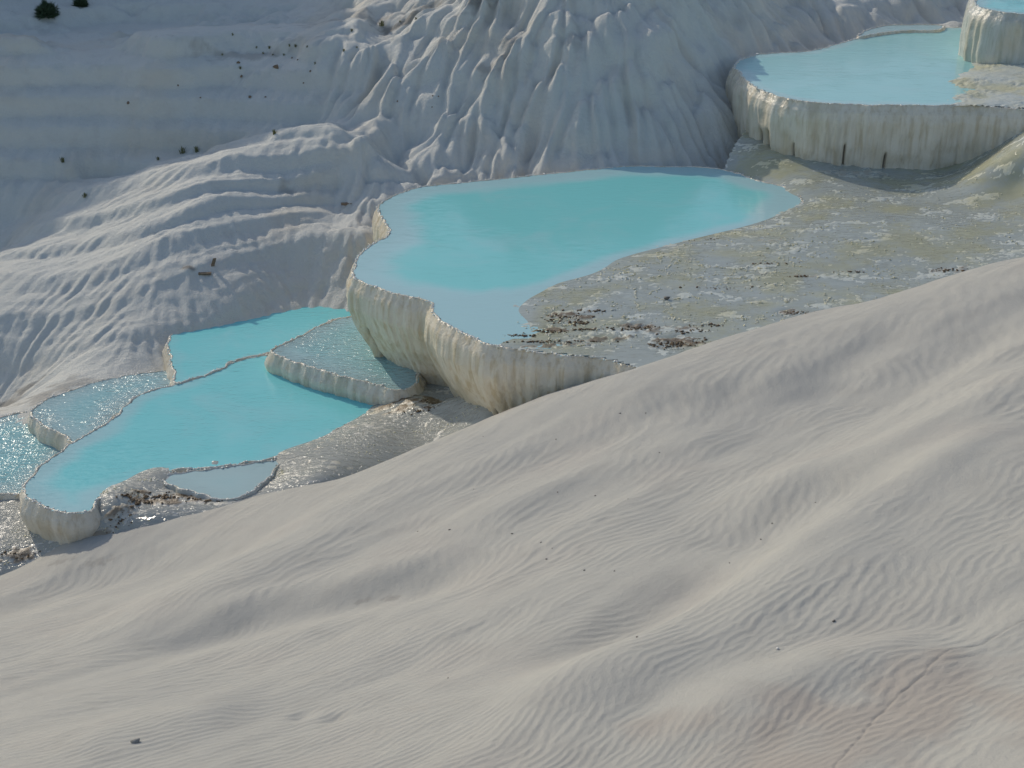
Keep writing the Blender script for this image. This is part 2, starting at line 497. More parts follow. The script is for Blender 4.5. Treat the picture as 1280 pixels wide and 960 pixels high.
# long soft folds of the slope: traced crest lines, positive = swell, negative = hollow
FOLDS = [
    ([(1360, 520), (1280, 548), (1180, 602), (1070, 665), (980, 728), (880, 792), (780, 845), (700, 885), (610, 945), (560, 990)], 0.50, 1.9, 0.62),
    ([(1130, 605), (1010, 680), (900, 742), (780, 808), (660, 868)], -0.15, 0.55, 0.7),
    ([(1330, 440), (1240, 505), (1180, 545), (1080, 585), (1000, 605), (950, 640), (880, 675)], 0.32, 1.1, 0.6),
    ([(1130, 640), (1050, 625), (980, 655), (900, 700)], -0.20, 0.5, 0.8),
    ([(1000, 700), (860, 745), (740, 800), (600, 830), (430, 850)], -0.16, 0.8, 0.8),
    ([(880, 690), (780, 745), (690, 800), (560, 850), (420, 865)], 0.15, 0.6, 0.9),
    ([(640, 712), (560, 722), (450, 745), (340, 770), (230, 795), (120, 815)], -0.26, 0.45, 0.75),
    ([(640, 695), (540, 702), (420, 730), (300, 757), (180, 790)], 0.17, 0.7, 0.5),
    ([(800, 505), (700, 550), (600, 590), (500, 630), (380, 690), (240, 760), (100, 830)], 0.16, 0.6, 0.7),
    ([(960, 520), (860, 560), (740, 600), (620, 640), (500, 680)], 0.13, 0.5, 0.9),
    ([(620, 540), (540, 585), (440, 630), (330, 690), (200, 760), (80, 815)], 0.14, 0.6, 0.6),
    ([(1160, 400), (1090, 440), (1040, 490), (1000, 520)], -0.13, 0.35, 0.6),
    ([(1280, 400), (1200, 440), (1120, 500), (1060, 530)], -0.17, 0.4, 0.8),
    ([(1280, 770), (1150, 800), (1000, 830), (860, 880), (720, 950)], -0.15, 0.35, 0.6),
    ([(1240, 830), (1080, 850), (940, 900), (860, 960)], 0.12, 0.4, 0.9),
    ([(420, 645), (300, 690), (180, 715), (60, 745), (-40, 790)], -0.13, 0.5, 0.6),
    ([(1040, 470), (900, 480), (800, 500), (720, 520)], 0.12, 0.6, 1.0),
    ([(330, 880), (200, 900), (60, 945)], 0.10, 0.5, 0.6),
]
for pix, h, wl, wr in FOLDS:
    Z = ridge(Z, X, Y, pix, 1.15 * h, 1.25 * wl, 1.25 * wr, f=f_fg)
Z = blur(Z, 6, 2)
# lazy undulation, stretched along the fall of the slope
ca, sa = math.cos(R(40)), math.sin(R(40))
U, W = X * ca + Y * sa, -X * sa + Y * ca
Z = Z + 0.07 * N1.fbm(U / 5.0, W / 1.9, 3) + 0.012 * N2.fbm(U / 1.6, W / 0.7, 2)
for px, py, h, w in [(376, 893, .10, .16), (418, 897, .09, .15), (550, 552, .06, .25), (1185, 355, .0, .3), (985, 430, .05, .2)]:
    hx, hy = hit(f_fg, px, py)
    Z -= h * np.exp(-((X - hx) ** 2 + (Y - hy) ** 2) / w ** 2) * 0.7
for px, py, h, w in [(800, 452, .20, .45), (772, 458, .16, .30), (840, 442, .10, .5)]:
    hx, hy = hit(f_fg, px, py)
    Z += h * np.exp(-((X - hx) ** 2 + (Y - hy) ** 2) / w ** 2)
# micro terracettes: crests that follow the contour lines of the slope
Zs = blur(Z, 14, 2)
gi, gj = np.gradient(Zs)
warp = 0.5 * N3.fbm(X / 1.6, Y / 1.6, 2)
cw, sw = np.cos(warp), np.sin(warp)
vi, vj = -gj, gi
vi, vj = vi * cw - vj * sw, vi * sw + vj * cw
rip1 = ripples(Z.shape, vi, vj, 11, 5, 1, 1, 2, 4)
rip2 = ripples(Z.shape, vi, vj, 12, 5, 1, 2, 3, 5)
patch = sstep(-0.5, 0.45, N2.fbm(X / 2.4 + 3, Y / 2.4, 3))
patch = np.clip(patch + 0.75 * sstep(19.0, 13.0, np.exp(LR)) * sstep(2.0, -3.0, X), 0, 1)
big = sstep(0.15, 0.6, N4.fbm(U / 2.8 + 9, W / 1.4, 2))
RANGE = np.exp(LR)
near = np.clip(1.25 - RANGE / 34.0, 0.32, 1.0)
sharp = lambda a: np.where(a > 0, a * (0.6 + 0.4 * np.minimum(a, 1.5)), 0.6 * a)
Z = Z + (RANGE / 14.0) * near * (0.0042 * sharp(rip1) * (0.15 + 0.85 * patch) * (1 - 0.6 * big) + 0.0055 * sharp(rip2) * big)
# settled crack at lower right
crk = resample(catmull(np.array([hit(f_fg, *p) for p in [(1330, 770), (1270, 793), (1225, 820), (1180, 836), (1150, 862), (1110, 893), (1075, 930), (1040, 965)]]), False, 6), 0.05, False)[0]
crk = crk + 0.025 * np.stack([N1(crk[:, 0] * 6, crk[:, 1] * 6), N2(crk[:, 0] * 6, crk[:, 1] * 6)], 1)
bb = (X > 2) & (Y < 14)
dc = np.full(X.shape, 9.0); dc[bb] = polydist(X[bb], Y[bb], crk, False)
wid = 0.005 + 0.006 * N3(X * 3, Y * 3)
Z -= 0.010 * sstep(wid + 0.012, wid * 0.4, dc)
# stains with their own outlines
bx, by = hit(f_fg, 1120, 905)
stain = sstep(0.9, 0.2, np.hypot((X - bx) / 3.1, (Y - by) / 1.35) + 0.5 * N1.fbm(X / 0.9, Y / 0.9, 3)) * 0.5
dirt = sstep(0.010, 0.0, dc) * 0.4
for px, py, w in [(490, 733, .10), (458, 738, .08), (122, 702, .18), (75, 703, .16)]:
    hx, hy = hit(f_fg, px, py)
    dirt = np.maximum(dirt, 0.55 * sstep(0.4, 0.9, np.exp(-((X - hx) ** 2 / (2.2 * w) ** 2 + (Y - hy) ** 2 / w ** 2)) + 0.6 * N4.fbm(X / 0.12, Y / 0.12, 2)))
V = np.stack([X, Y, Z], -1).reshape(-1, 3)
# keep only the part of the slope that anyone near the viewpoint could see
fwd = Y * CP - (Z - CAM_H) * SP; upc = Y * SP + (Z - CAM_H) * CP
near_ok = (480 - FPX * upc / np.maximum(fwd, .1) < 1180) & (np.abs(FPX * X / np.maximum(fwd, .1)) < 860)
vh, fh, ah = compact(V, grid_faces(*X.shape, keep=near_ok[:-1, :-1]), {'stain': stain, 'dirt': dirt})
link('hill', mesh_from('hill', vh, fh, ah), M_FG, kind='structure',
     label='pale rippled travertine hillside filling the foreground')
FGX, FGY, FGZ = th, lr, Z

def fg_z(x, y):
    t = math.atan2(x, y); l = math.log(math.hypot(x, y))
    return float(bilin(Z_FG, np.array([(t - th[0]) / DA]), np.array([(l - lr[0]) / DA]))[0])
Z_FG = Z

# ------------------------------------------------------------------ setting: terraces and draped cliff behind
bk = [pz(*p) for p in [
    (-160, 525, -4.3), (-40, 512, -3.85), (0, 512, -3.65), (60, 490, -3.15), (140, 470, -2.98), (205, 440, -2.85), (-160, 420, -3.5), (0, 410, -3.0), (110, 395, -2.5),
    (0, 332, -2.5), (-120, 372, -3.2), (200, 350, -1.75), (300, 352, -1.95), (380, 345, -2.1), (250, 255, -0.65), (350, 245, -0.75), (430, 238, -0.70),
    (300, 300, -1.3), (400, 300, -1.35), (110, 300, -1.85), (110, 243, -1.25), (60, 285, -2.0), (280, 197, 0.0), (200, 222, -0.65), (400, 168, 0.6), (340, 180, 0.3), (450, 175, 0.6),
]] + [pY(*p) for p in [
    (-120, 300, 43.6), (0, 300, 43.2), (0, 240, 44.5), (-120, 200, 45.5), (0, 200, 45.2), (150, 215, 44.8), (300, 168, 45.3),
    (0, 165, 46.0), (-150, 165, 46.0), (0, 72, 47.5), (-150, 72, 47.5), (200, 152, 46.0), (200, 62, 47.6), (340, 140, 45.8), (400, 146, 45.2), (400, 62, 47.0),
    (-150, 50, 50.5), (0, 49, 50.5), (200, 42, 51), (60, 12, 53.5), (60, -60, 57), (-150, -60, 57), (300, 10, 54), (300, -60, 58), (400, 22, 52), (500, 42, 48.5), (500, 0, 51.5), (500, -70, 56),
    (520, 100, 45.3), (520, 160, 43.8), (480, 205, 42.5), (560, 212, 42.0), (620, 160, 43.2), (650, 100, 44.4), (650, 20, 46.6), (650, -40, 48.0),
    (750, 212, 41.7), (750, 150, 42.8), (750, 100, 43.8), (750, 0, 46.4), (850, 205, 42.4), (850, 100, 44.6), (850, 0, 48.0),
    (900, 190, 43.4), (905, 100, 46.8), (930, 60, 49.6), (930, 0, 52.0), (1000, 57, 53.3), (1000, 0, 56), (1100, 30, 56), (1100, 0, 58), (1200, 22, 58), (1200, -50, 62), (1400, 0, 60), (1400, -80, 66),
    (300, -150, 66), 
]] + [(-14, 33, -4.6), (-6, 32.5, -4.2), (-3, 34, -3.4), (0, 34, -3.2), (4, 36, -2.2), (8, 40, -1.6), (-1.5, 38.5, -2.0), (2, 39.5, -1.5), (14, 46, -0.8), (20, 48, -0.5), (14, 38, -3), (1, 51, 4.3), (5, 52, 3.9), (9, 56, 3.6), (2, 58, 4.6), (8, 66, 5), (18, 70, 6), (-30, 60, 10.5), (-23, 62, 13.6), (-38, 55, 8.0), (-17, 64, 12.5), (-9, 68, 9.5), (-34, 53, 5.0), (-24, 57, 6.8), (-15, 59, 6.2), (-34, 75, 15), (-15, 77, 14)]  # includes an unseen far-left ridge, added and raised to shade the upper left
f_bk = rbf(bk, 0.05)
DB = 0.00153
tb = np.arange(-0.60, 0.50, DB); lb = np.arange(math.log(31.0), math.log(78.0), DB)
TB, LB = np.meshgrid(tb, lb, indexing='ij')
X, Y = np.exp(LB) * np.sin(TB), np.exp(LB) * np.cos(TB)
Z0 = f_bk(X, Y)
# masks: which part is stepped terraces, which is draped cliff
AZ = np.tan(TB)
PXm = 640 + FPX * AZ * 0.97                           # rough bearing, only used to blend terrace and drape relief
left = sstep(470, 380, PXm)
shade_wall = left * sstep(44.0, 45.0, Y)
def terr(z, h, tread, soft=1.0):
    n = np.floor(z / h); f = z / h - n
    g = np.where(f < tread, 0.18 * f / tread, 0.18 + 0.82 * np.sin(np.clip((f - tread) / (1 - tread), 0, 1) * math.pi / 2) ** 1.2)
    return h * (n + g)
ca, sa = math.cos(R(35)), math.sin(R(35))
S, T = X * ca - Y * sa, X * sa + Y * ca                # across / along the general fall line
# stepped terraces: every rim line traced from the place; q counts the steps downhill
STEPS = [[(110, 245), (200, 215), (280, 207), (350, 202), (425, 196)],
         [(45, 287), (150, 268), (240, 243), (300, 232), (410, 222)],
         [(15, 322), (110, 305), (200, 280), (250, 262), (310, 252), (440, 252)],
         [(-30, 352), (60, 350), (150, 330), (230, 300), (290, 285), (330, 276), (380, 273), (460, 276)],
         [(-40, 400), (80, 390), (180, 360), (250, 335), (300, 315), (380, 302), (450, 305)],
         [(-40, 440), (80, 430), (160, 415), (215, 400), (300, 360), (400, 340)]]
qp = []
for k, L_ in enumerate(STEPS):
    for p in L_:
        h_ = hit(f_bk, *p, 31, 75); qp.append((h_[0], h_[1], -float(k)))
qp += [(qp[0][0], qp[0][1] + 3, 1.2), (qp[3][0], qp[3][1] + 3, 1.2), (-12, 33.5, -6.0), (-5, 33.5, -6.0)]
f_q = rbf(qp, 0.3)
q = f_q(X, Y) + 0.16 * N1.fbm(X / 2.2, Y / 1.5, 2) + 0.05 * N2.fbm(X / 0.5, Y / 0.5, 2)
qt = terr(q, 1.0, 0.56)
q2 = 2.7 * q + 0.3 * N3.fbm(X / 0.9, Y / 0.7, 3)
wq = sstep(1.15, 0.9, q) * sstep(-6.2, -5.2, q)
ZL = Z0 + wq * ((0.16 + 0.28 * sstep(-4.0, -2.4, q)) * (qt - q + 0.5) + 0.07 * (terr(q2, 1.0, 0.5) - q2 + 0.5)) + 0.05 * N2.fbm(X / 2.0, Y / 1.6, 3)
wu, wv = 0.35 * N3.fbm(X / 1.6, Y / 1.6, 2), 0.5 * N4.fbm(X / 1.6 + 5, Y / 1.6, 2)
w1, h1 = worley(S / 1.15 + wu, T / 1.15 + wv, 31)
w2, h2 = worley(S / 0.50 + 1.6 * wu, T / 0.55 + 1.6 * wv, 32)
lob = 0.50 * (0.55 - w1 ** 2) + 0.26 * (h1 - .5) + 0.10 * (0.5 - w2 ** 2) + 0.06 * (h2 - .5)
zc = Z0 + lob + 0.25 * N3.fbm(S / 1.5, T / 3.0, 2)
ZC = 0.7 * zc + 0.3 * terr(zc, 1.1, 0.30)
ZC = blur(ZC, 1, 1)
ZW = Z0 + 0.20 * N1.fbm(X / 3.2, Y / 2.2, 3)
ZW = 0.15 * ZW + 0.85 * terr(ZW + 0.10 * N2.fbm(X / 1.1, Y / .6, 3), 0.85, 0.62)
Zb = ZC * (1 - left) + left * (ZL * (1 - shade_wall) + ZW * shade_wall)
gi, gj = np.gradient(blur(Zb, 5, 2))
f1 = lic(band(Zb.shape, 5.0, 21), gi, gj, 34)
f2 = lic(band(Zb.shape, 11.0, 22), gi, gj, 60)
f3 = lic(band(Zb.shape, 3.5, 23), gi, gj, 14)
steep = np.sqrt(gi * gi + gj * gj) / (np.exp(LB) * DB)
sm = sstep(0.15, 0.8, steep)
sc = np.exp(LB) / 42.0
ridged = lambda a: 1.0 - np.minimum(np.abs(a), 1.8)
Zb = Zb + sc * (1 - left) * (0.036 * f2 + 0.030 * ridged(f2 * .8) + 0.064 * f1 + 0.030 * f3) * (0.30 + 0.70 * sm) \
        + sc * left * ((0.009 * f1 + 0.002 * f2 + 0.016 * f3) * (0.40 + 0.8 * sm) + 0.012 * N2.fbm(X / 0.35, Y / 0.35, 3)) * (1 - 0.45 * shade_wall)
groove = sstep(0.4, 1.8, -f2 - 0.4 * f1) * sm * (1 - 0.7 * left)
dirt = np.zeros_like(Zb)
def blot(pix, z, rx, ry, s=0.7, Yv=None):
    global dirt
    p = pY(pix[0], pix[1], Yv) if Yv else (*hit(f_bk, *pix, 31, 75), 0)
    q = np.exp(-(((X - p[0]) / rx) ** 2 + ((Y - p[1]) / ry) ** 2)) + 0.5 * N3.fbm(X / 0.5, Y / 0.25, 4)
    dirt = np.maximum(dirt, s * sstep(0.45, 0.95, q))
for pix, rx, ry, s in [((60, 492), 1.5, 0.8, .55), ((10, 506), 1.3, 0.35, .75), ((85, 480), 1.0, .5, .4), ((360, 243), 0.6, 0.25, .45), ((520, 24), 2.2, 0.35, .8), ((600, 15), 1.0, .3, .8), ((430, 30), 2.2, .6, .45),
                       ((235, 340), .22, .12, .9), ((610, 100), .8, .3, .4), ((300, 60), 2.5, .35, .4), ((640, 70), .5, .5, .4), ((720, 60), .35, .8, .3)]:
    blot(pix, None, rx, ry, s)
V = np.stack([X, Y, Zb], -1).reshape(-1, 3)
link('cliff', mesh_from('cliff', V, grid_faces(*X.shape), {'groove': groove, 'dirt': dirt}), M_CLIFF, kind='structure',
     label='white draped travertine cliff and stepped terraces behind the pools')
BX, BY, BZ = X, Y, Zb
def bk_z(x, y):
    t = math.atan2(x, y); l = math.log(math.hypot(x, y))
    return float(bilin(BZ, np.array([(t - tb[0]) / DB]), np.array([(l - lb[0]) / DB]))[0])
def hit_grid(zf, px, py, y0, y1, n=700):
    dx, dy, dz = ray(px, py); prev = None
    for y in np.linspace(y0, y1, n):
        t = y / dy
        if CAM_H + dz * t < zf(dx * t, y):
            return Vector((dx * t, y, zf(dx * t, y)))
    return None

def ico(sub=1):
    bm = bmesh.new(); bmesh.ops.create_icosphere(bm, subdivisions=sub, radius=1.0)
    V = np.array([v.co[:] for v in bm.verts]); F = np.array([[v.index for v in f.verts] for f in bm.faces]); bm.free()
    return V, F
M_BEAD = mat_plain('pale_rim_glint', (0.86, 0.83, 0.75), 0.22, 0.10, 20, 0.9, 0.1)  # bright tint stands in for the gleam of backlit wet rims
# ------------------------------------------------------------------ pools
def pool(label, z, pix, zbase, mwall, mwater, depth_fn=None, water_pix=None, prof=None, flute=0.035, clefts=(), lip=0.016, lumps=0.016,
         group='turquoise travertine pools', cell=0.10, seed=0, name='travertine_pool', dmax=1.0, lipw=1.0, floor=True, dedge=0.12):
    loop3 = np.array([pz(px, py, z) for px, py in pix])
    C, s, L = resample(catmull(loop3[:, :2], True, 12), 0.052)
    nz = Noise2(100 + seed)
    per = L / (2 * math.pi)
    cs, sn = np.cos(s / per) * per, np.sin(s / per) * per        # seamless noise round the loop
    def n1(w, k=0.0): return nz(cs / w + k, sn / w - k)
    area = 0.5 * np.sum(C[:, 0] * np.roll(C[:, 1], -1) - np.roll(C[:, 0], -1) * C[:, 1])
    if area < 0: C = C[::-1]; s = s
    T = np.roll(C, -3, 0) - np.roll(C, 3, 0); T /= np.linalg.norm(T, axis=1)[:, None]
    T = (T + np.roll(T, 3, 0) + np.roll(T, -3, 0)); T /= np.linalg.norm(T, axis=1)[:, None]
    Nn = np.stack([T[:, 1], -T[:, 0]], 1)                          # outward
    C = C + Nn * (0.07 * n1(0.9) + 0.05 * n1(0.30, 5) + 0.028 * n1(0.13, 8))[:, None]
    lipn = lumps * (n1(0.16, 2) + 0.7 * n1(0.07, 9))
    cx, cy = loop3[:, 0].mean(), loop3[:, 1].mean()
    root = empty(name, (float(cx), float(cy), z), label, 'pool', group)
    H = z - zbase
    rows = [(-0.14, -0.22, 0), (-0.06, -0.06, .2), (-0.025, 0.2 * lip, 1), (-0.004, lip, 1), (0.018, 0.5 * lip, 1), (0.04, -0.025, .8), (0.065, -0.07, .5), (.09, -.14, .3)]
    rows = [(o * lipw, dz, lw) for o, dz, lw in rows]
    nb = max(6, int(H / 0.07))
    prof = prof or [(0, .12), (.2, .24), (.5, .20), (1, .05)]
    pf, po = zip(*prof)
    for k in range(1, nb + 1):
        f = k / nb
        rows.append((float(np.interp(f, pf, po)), -0.14 - f * (H - 0.14), 0))
    m = len(rows)
    G = np.zeros((len(C), m, 3)); wet = np.zeros((len(C), m)); grv = np.zeros((len(C), m))
    fl_a = n1(0.55, 3); fl_b = np.abs(n1(0.22, 7)); fl_c = n1(0.09, 4); fl_d = n1(1.8, 11)
    for j, (o, dz, lw) in enumerate(rows):
        f = np.clip((-dz - 0.06) / max(H, .1), 0, 1)
        g1 = sstep(0.0, 0.25, np.array(f))
        sh = 0.25 * N2(s / 0.8, np.full_like(s, dz * 1.6))            # slight meander down the wall
        fb = np.abs(nz(cs / 0.22 + 7 + sh, sn / 0.22 - 7)); fa = nz(cs / 0.6 + 3 + sh * .5, sn / 0.6 - 3)
        off = o + g1 * (flute * (1.6 * fa + 1.5 * (0.45 - fb)) + flute * 0.4 * fl_c + 0.10 * fl_d * f) + 0.25 * lw * lipn
        off = off + 0.05 * flute / 0.035 * f * N3(s / 0.5, np.full_like(s, dz * 2.5))
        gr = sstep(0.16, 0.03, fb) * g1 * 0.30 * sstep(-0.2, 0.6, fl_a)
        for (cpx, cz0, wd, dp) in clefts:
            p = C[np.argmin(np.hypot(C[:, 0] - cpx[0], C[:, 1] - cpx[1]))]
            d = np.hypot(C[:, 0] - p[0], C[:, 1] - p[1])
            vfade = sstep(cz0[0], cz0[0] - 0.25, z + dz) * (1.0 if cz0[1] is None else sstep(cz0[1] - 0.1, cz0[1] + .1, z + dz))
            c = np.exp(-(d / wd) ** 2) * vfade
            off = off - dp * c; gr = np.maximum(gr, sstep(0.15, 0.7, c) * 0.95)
        G[:, j, :2] = C + Nn * off[:, None]
        G[:, j, 2] = z + dz + lw * lipn
        wet[:, j] = 1.0 if dz > -0.2 else float(np.clip(1 - (-dz - .2) / 0.6, 0.12, 1))
        grv[:, j] = gr
    F = grid_faces(len(C), m, wrap=True)[:, ::-1]
    V = G.reshape(-1, 3) - np.array([cx, cy, z])
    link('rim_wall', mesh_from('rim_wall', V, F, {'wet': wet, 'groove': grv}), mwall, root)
    # pale faceted beads added along the lip to imitate its bright wet gleam
    rb = np.random.default_rng(500 + seed); V0, F0 = ico(1); nb_ = int(L * 26)
    ki = rb.integers(0, len(C), nb_); P_ = C[ki] + Nn[ki] * (0.01 + 0.022 * rb.standard_normal(nb_))[:, None]
    sz = 0.008 + 0.020 * rb.random(nb_) ** 2.5
    bv = (V0[None] * (1 + .3 * rb.standard_normal((nb_, len(V0), 1))) * np.array([1.2, 1.2, .8])) * sz[:, None, None]
    bv = bv + np.stack([P_[:, 0] - cx, P_[:, 1] - cy, 0.6 * lip + lipn[ki]], 1)[:, None, :]
    bf = (F0[None] + (np.arange(nb_) * len(V0))[:, None, None]).reshape(-1, 3)
    link('rim_glint_beads', mesh_from('rim_glint_beads', bv.reshape(-1, 3), bf, smooth=False), M_BEAD, root, kind='stuff')
    wl = np.array([pz(px, py, z) for px, py in water_pix])[:, :2] if water_pix is not None else C
    if water_pix is not None: wl = catmull(wl, True, 8)
    wl = wl[::3] if len(wl) > 400 else wl
    xs = np.arange(wl[:, 0].min() - cell, wl[:, 0].max() + cell, cell); ys = np.arange(wl[:, 1].min() - cell, wl[:, 1].max() + cell, cell)
    XX, YY = np.meshgrid(xs, ys, indexing='ij')
    xc, yc = (XX[:-1, :-1] + cell / 2), (YY[:-1, :-1] + cell / 2)
    keep = inside(xc, yc, wl)
    D = polydist(XX, YY, wl)
    D = np.where(inside(XX, YY, wl), D, 0)
    if depth_fn: dep = depth_fn(XX, YY, D)
    else: dep = dmax * sstep(0.0, 0.9, D + 0.2 * N1.fbm(XX / 1.3, YY / 1.3, 2)) + dedge
    dep = np.maximum(dep, 0.03)
    Vw = np.stack([XX - cx, YY - cy, np.zeros_like(XX)], -1).reshape(-1, 3)
    Fw = grid_faces(*XX.shape, keep=keep)
    v, f, a = compact(Vw, Fw, {'depth': dep})
    link('water', mesh_from('water', v, f, a), mwater, root)
    if floor:
        Vf = np.stack([XX - cx, YY - cy, -dep], -1).reshape(-1, 3)
        v, f, a = compact(Vf, Fw, {})
        link('pool_floor', mesh_from('pool_floor', v, f), M_FLOOR, root)
    return root, C

# -- central pool
P1_RIM = [(474, 256), (477, 272), (490, 289), (474, 301), (452, 318), (441, 336), (446, 349), (475, 361), (512, 371), (537, 377), (540, 390), (556, 405), (588, 421), (622, 433), (680, 441), (735, 446), (765, 450), (792, 458), (830, 462), (880, 452),
          (930, 410), (990, 330), (1004, 268), (999, 247), (984, 235), (945, 225), (905, 213), (870, 209), (800, 208), (745, 211), (690, 217), (620, 224), (560, 230), (512, 237)]
SHW = np.array([pz(*p, 0)[:2] for p in [(650, 388), (665, 372), (700, 354), (770, 326), (860, 301), (940, 281), (998, 247), (1100, 330), (900, 440), (700, 440), (620, 425), (600, 405)]])
def d1(x, y, D):
    ds = np.where(inside(x, y, SHW), 0, polydist(x, y, SHW))
    w = 0.30 * N1.fbm(x / 1.4, y / 1.4, 3)
    front = sstep(30.6, 31.8, y - 0.25 * x + w)
    d = 0.16 + 0.95 * sstep(0.35, 1.9, D + w * .7) * sstep(0.0, 1.1, ds + w * .4) * front
    return np.minimum(d, 0.05 + 1.2 * D)
root1, C1 = pool('large central turquoise pool with a cream overhanging wall dripping over lower pools', 0.0, P1_RIM, -3.1, M_WALL, M_W1, d1,
     prof=[(0, .12), (.06, .17), (.18, .18), (.4, -.05), (.7, -.55), (1, -1.1)], flute=0.065, seed=1,
     clefts=[(pz(452, 352, 0)[:2], (-1.1, None), .10, .35), (pz(610, 432, 0)[:2], (-1.5, None), .05, .25), (pz(630, 436, 0)[:2], (-1.7, None), .05, .2)])

# -- upper pool
PU_RIM = [(918, 82), (926, 92), (940, 106), (968, 119), (1010, 127), (1080, 131), (1150, 132), (1205, 131), (1240, 134), (1290, 137), (1340, 130), (1340, 60), (1240, 40), (1205, 35), (1150, 36), (1100, 40), (1072, 48), (1030, 60), (1000, 65), (960, 67), (932, 73)]
root2, C2 = pool('upper pale turquoise pool with a tall grey fluted front wall at the right', 2.0, PU_RIM, -0.3, M_WALLG, M_WU,
     prof=[(0, .14), (.15, .22), (.5, .16), (.8, .05), (1, .0)], flute=0.055, seed=2,
     clefts=[(pz(1062, 131, 2)[:2], (0.95, None), .032, .2), (pz(1113, 131, 2)[:2], (.70, None), .028, .2), (pz(996, 126, 2)[:2], (0.85, None), .035, .2), (pz(968, 119, 2)[:2], (1.05, None), .10, .4), (pz(957, 115, 2)[:2], (.95, None), .08, .4), (pz(943, 108, 2)[:2], (1.0, None), .08, .3)])

# -- topmost pool at the right edge
root3, C3 = pool('topmost small pool at the right edge with a wet curtain of flowstone', 3.72, [(1220, 5), (1223, 8.5), (1230, 10.5), (1242, 13.5), (1262, 16.5), (1290, 18), (1340, 15), (1360, -20), (1300, -40), (1240, -28), (1223, -10)], 1.3, M_WALLW, M_W2,
     prof=[(0, .16), (.1, .24), (.4, .28), (1, .22)], flute=0.05, seed=3)

# -- lower pools
def d4(x, y, D):
    lx = pz(120, 600, -2.62)[0]
    e = sstep(lx + 2.5, lx - 1.2, x + 0.5 * N1.fbm(x / 1.2, y / 1.2, 2))      # shoals at its rounded left end
    return (0.62 - 0.50 * e) + (0.5 + 0.45 * e) * sstep(0.1, 0.75 + 0.5 * e.mean() * 0 + 0.4, D + 0.15 * N2.fbm(x, y, 2))
P3_RIM = [(492, 491), (455, 479), (410, 463), (372, 452), (340, 444), (318, 446), (296, 452), (264, 466), (212, 483), (180, 491), (160, 505), (140, 524), (98, 550), (62, 574), (40, 594), (30, 612), (40, 626), (62, 636), (90, 640), (116, 637), (124, 622), (160, 607), (210, 590), (270, 583), (345, 572), (400, 549), (436, 530), (466, 512)]
root4, C4 = pool('long turquoise pool in the lower left, narrow towards the P shaped left end'.replace(' P shaped', ' rounded'), -2.62, P3_RIM, -4.4, M_WALLG, M_W2, prof=[(0, .12), (.12, .15), (.4, .02), (1, -.35)], flute=0.035, seed=4, depth_fn=d4)
P2_RIM = [(221, 478), (216, 462), (212, 432), (217, 408), (236, 396), (280, 380), (350, 366), (420, 356), (470, 352), (490, 390), (420, 400), (375, 424), (338, 441), (312, 446), (290, 451), (276, 461), (252, 470)]
root5, C5 = pool('turquoise pool below the left flank of the central pool with a short fluted left wall', -2.598, P2_RIM, -4.2, M_WALLG, M_W2, prof=[(0, .13), (.3, .18), (1, .12)], flute=0.04, seed=5, dedge=0.5)
P5_RIM = [(338, 440), (356, 430), (376, 420), (398, 408), (425, 398), (455, 393), (500, 395), (520, 470), (498, 488), (470, 481), (430, 471), (395, 461), (362, 451)]
root6, C6 = pool('small rippled triangular pool glittering at the foot of the cream wall', -2.14, P5_RIM, -3.3, M_WALLG, M_WG2, prof=[(0, .12), (.2, .16), (.5, .08), (1, -.06)], flute=0.03, seed=6, dmax=.35)
P6_RIM = [(38, 519), (48, 508), (62, 498), (92, 486), (132, 475), (178, 467), (214, 464), (222, 476), (205, 488), (172, 500), (150, 515), (118, 545), (94, 553), (78, 546), (56, 533)]
root7, C7 = pool('small glinting pool on the left with a notched rim above the sparkling corner pool', -2.85, P6_RIM, -4.4, M_WALLG, M_WG2, prof=[(0, .12), (.4, .12), (1, .02)], flute=0.03, seed=7, dmax=.4)
P7_RIM = [(-120, 560), (-60, 535), (0, 522), (36, 516), (60, 530), (90, 556), (75, 580), (48, 600), (30, 616), (0, 618), (-60, 625), (-120, 620)]
root8, C8 = pool('sparkling pool cut by the left edge of the view', -3.22, P7_RIM, -4.6, M_WALLG, M_WG, prof=[(0, .12), (.4, .12), (1, .02)], flute=0.03, seed=8, dmax=.5)
P8_RIM = [(203, 597), (235, 590), (290, 583), (346, 575), (352, 578), (335, 598), (308, 618), (280, 626), (248, 616), (216, 606)]
root9, C9 = pool('shallow grey puddle pool between the long turquoise pool and the foreground slope', -2.635, P8_RIM, -3.2, M_SHORE, M_WP, lip=0.02, prof=[(0, .12), (1, .1)], flute=0.01, seed=9, dmax=.22, lumps=.005)
root10, C10 = pool('narrow dark pool behind the upper pool below the cliff lobes', 2.06, [(1074, 46), (1086, 37), (1110, 32), (1145, 31), (1180, 32), (1170, 38), (1130, 39), (1100, 42)], 1.2, M_WALLG, M_WP, prof=[(0, .1), (1, .1)], flute=0.01, seed=10, dmax=.4, lip=.03)

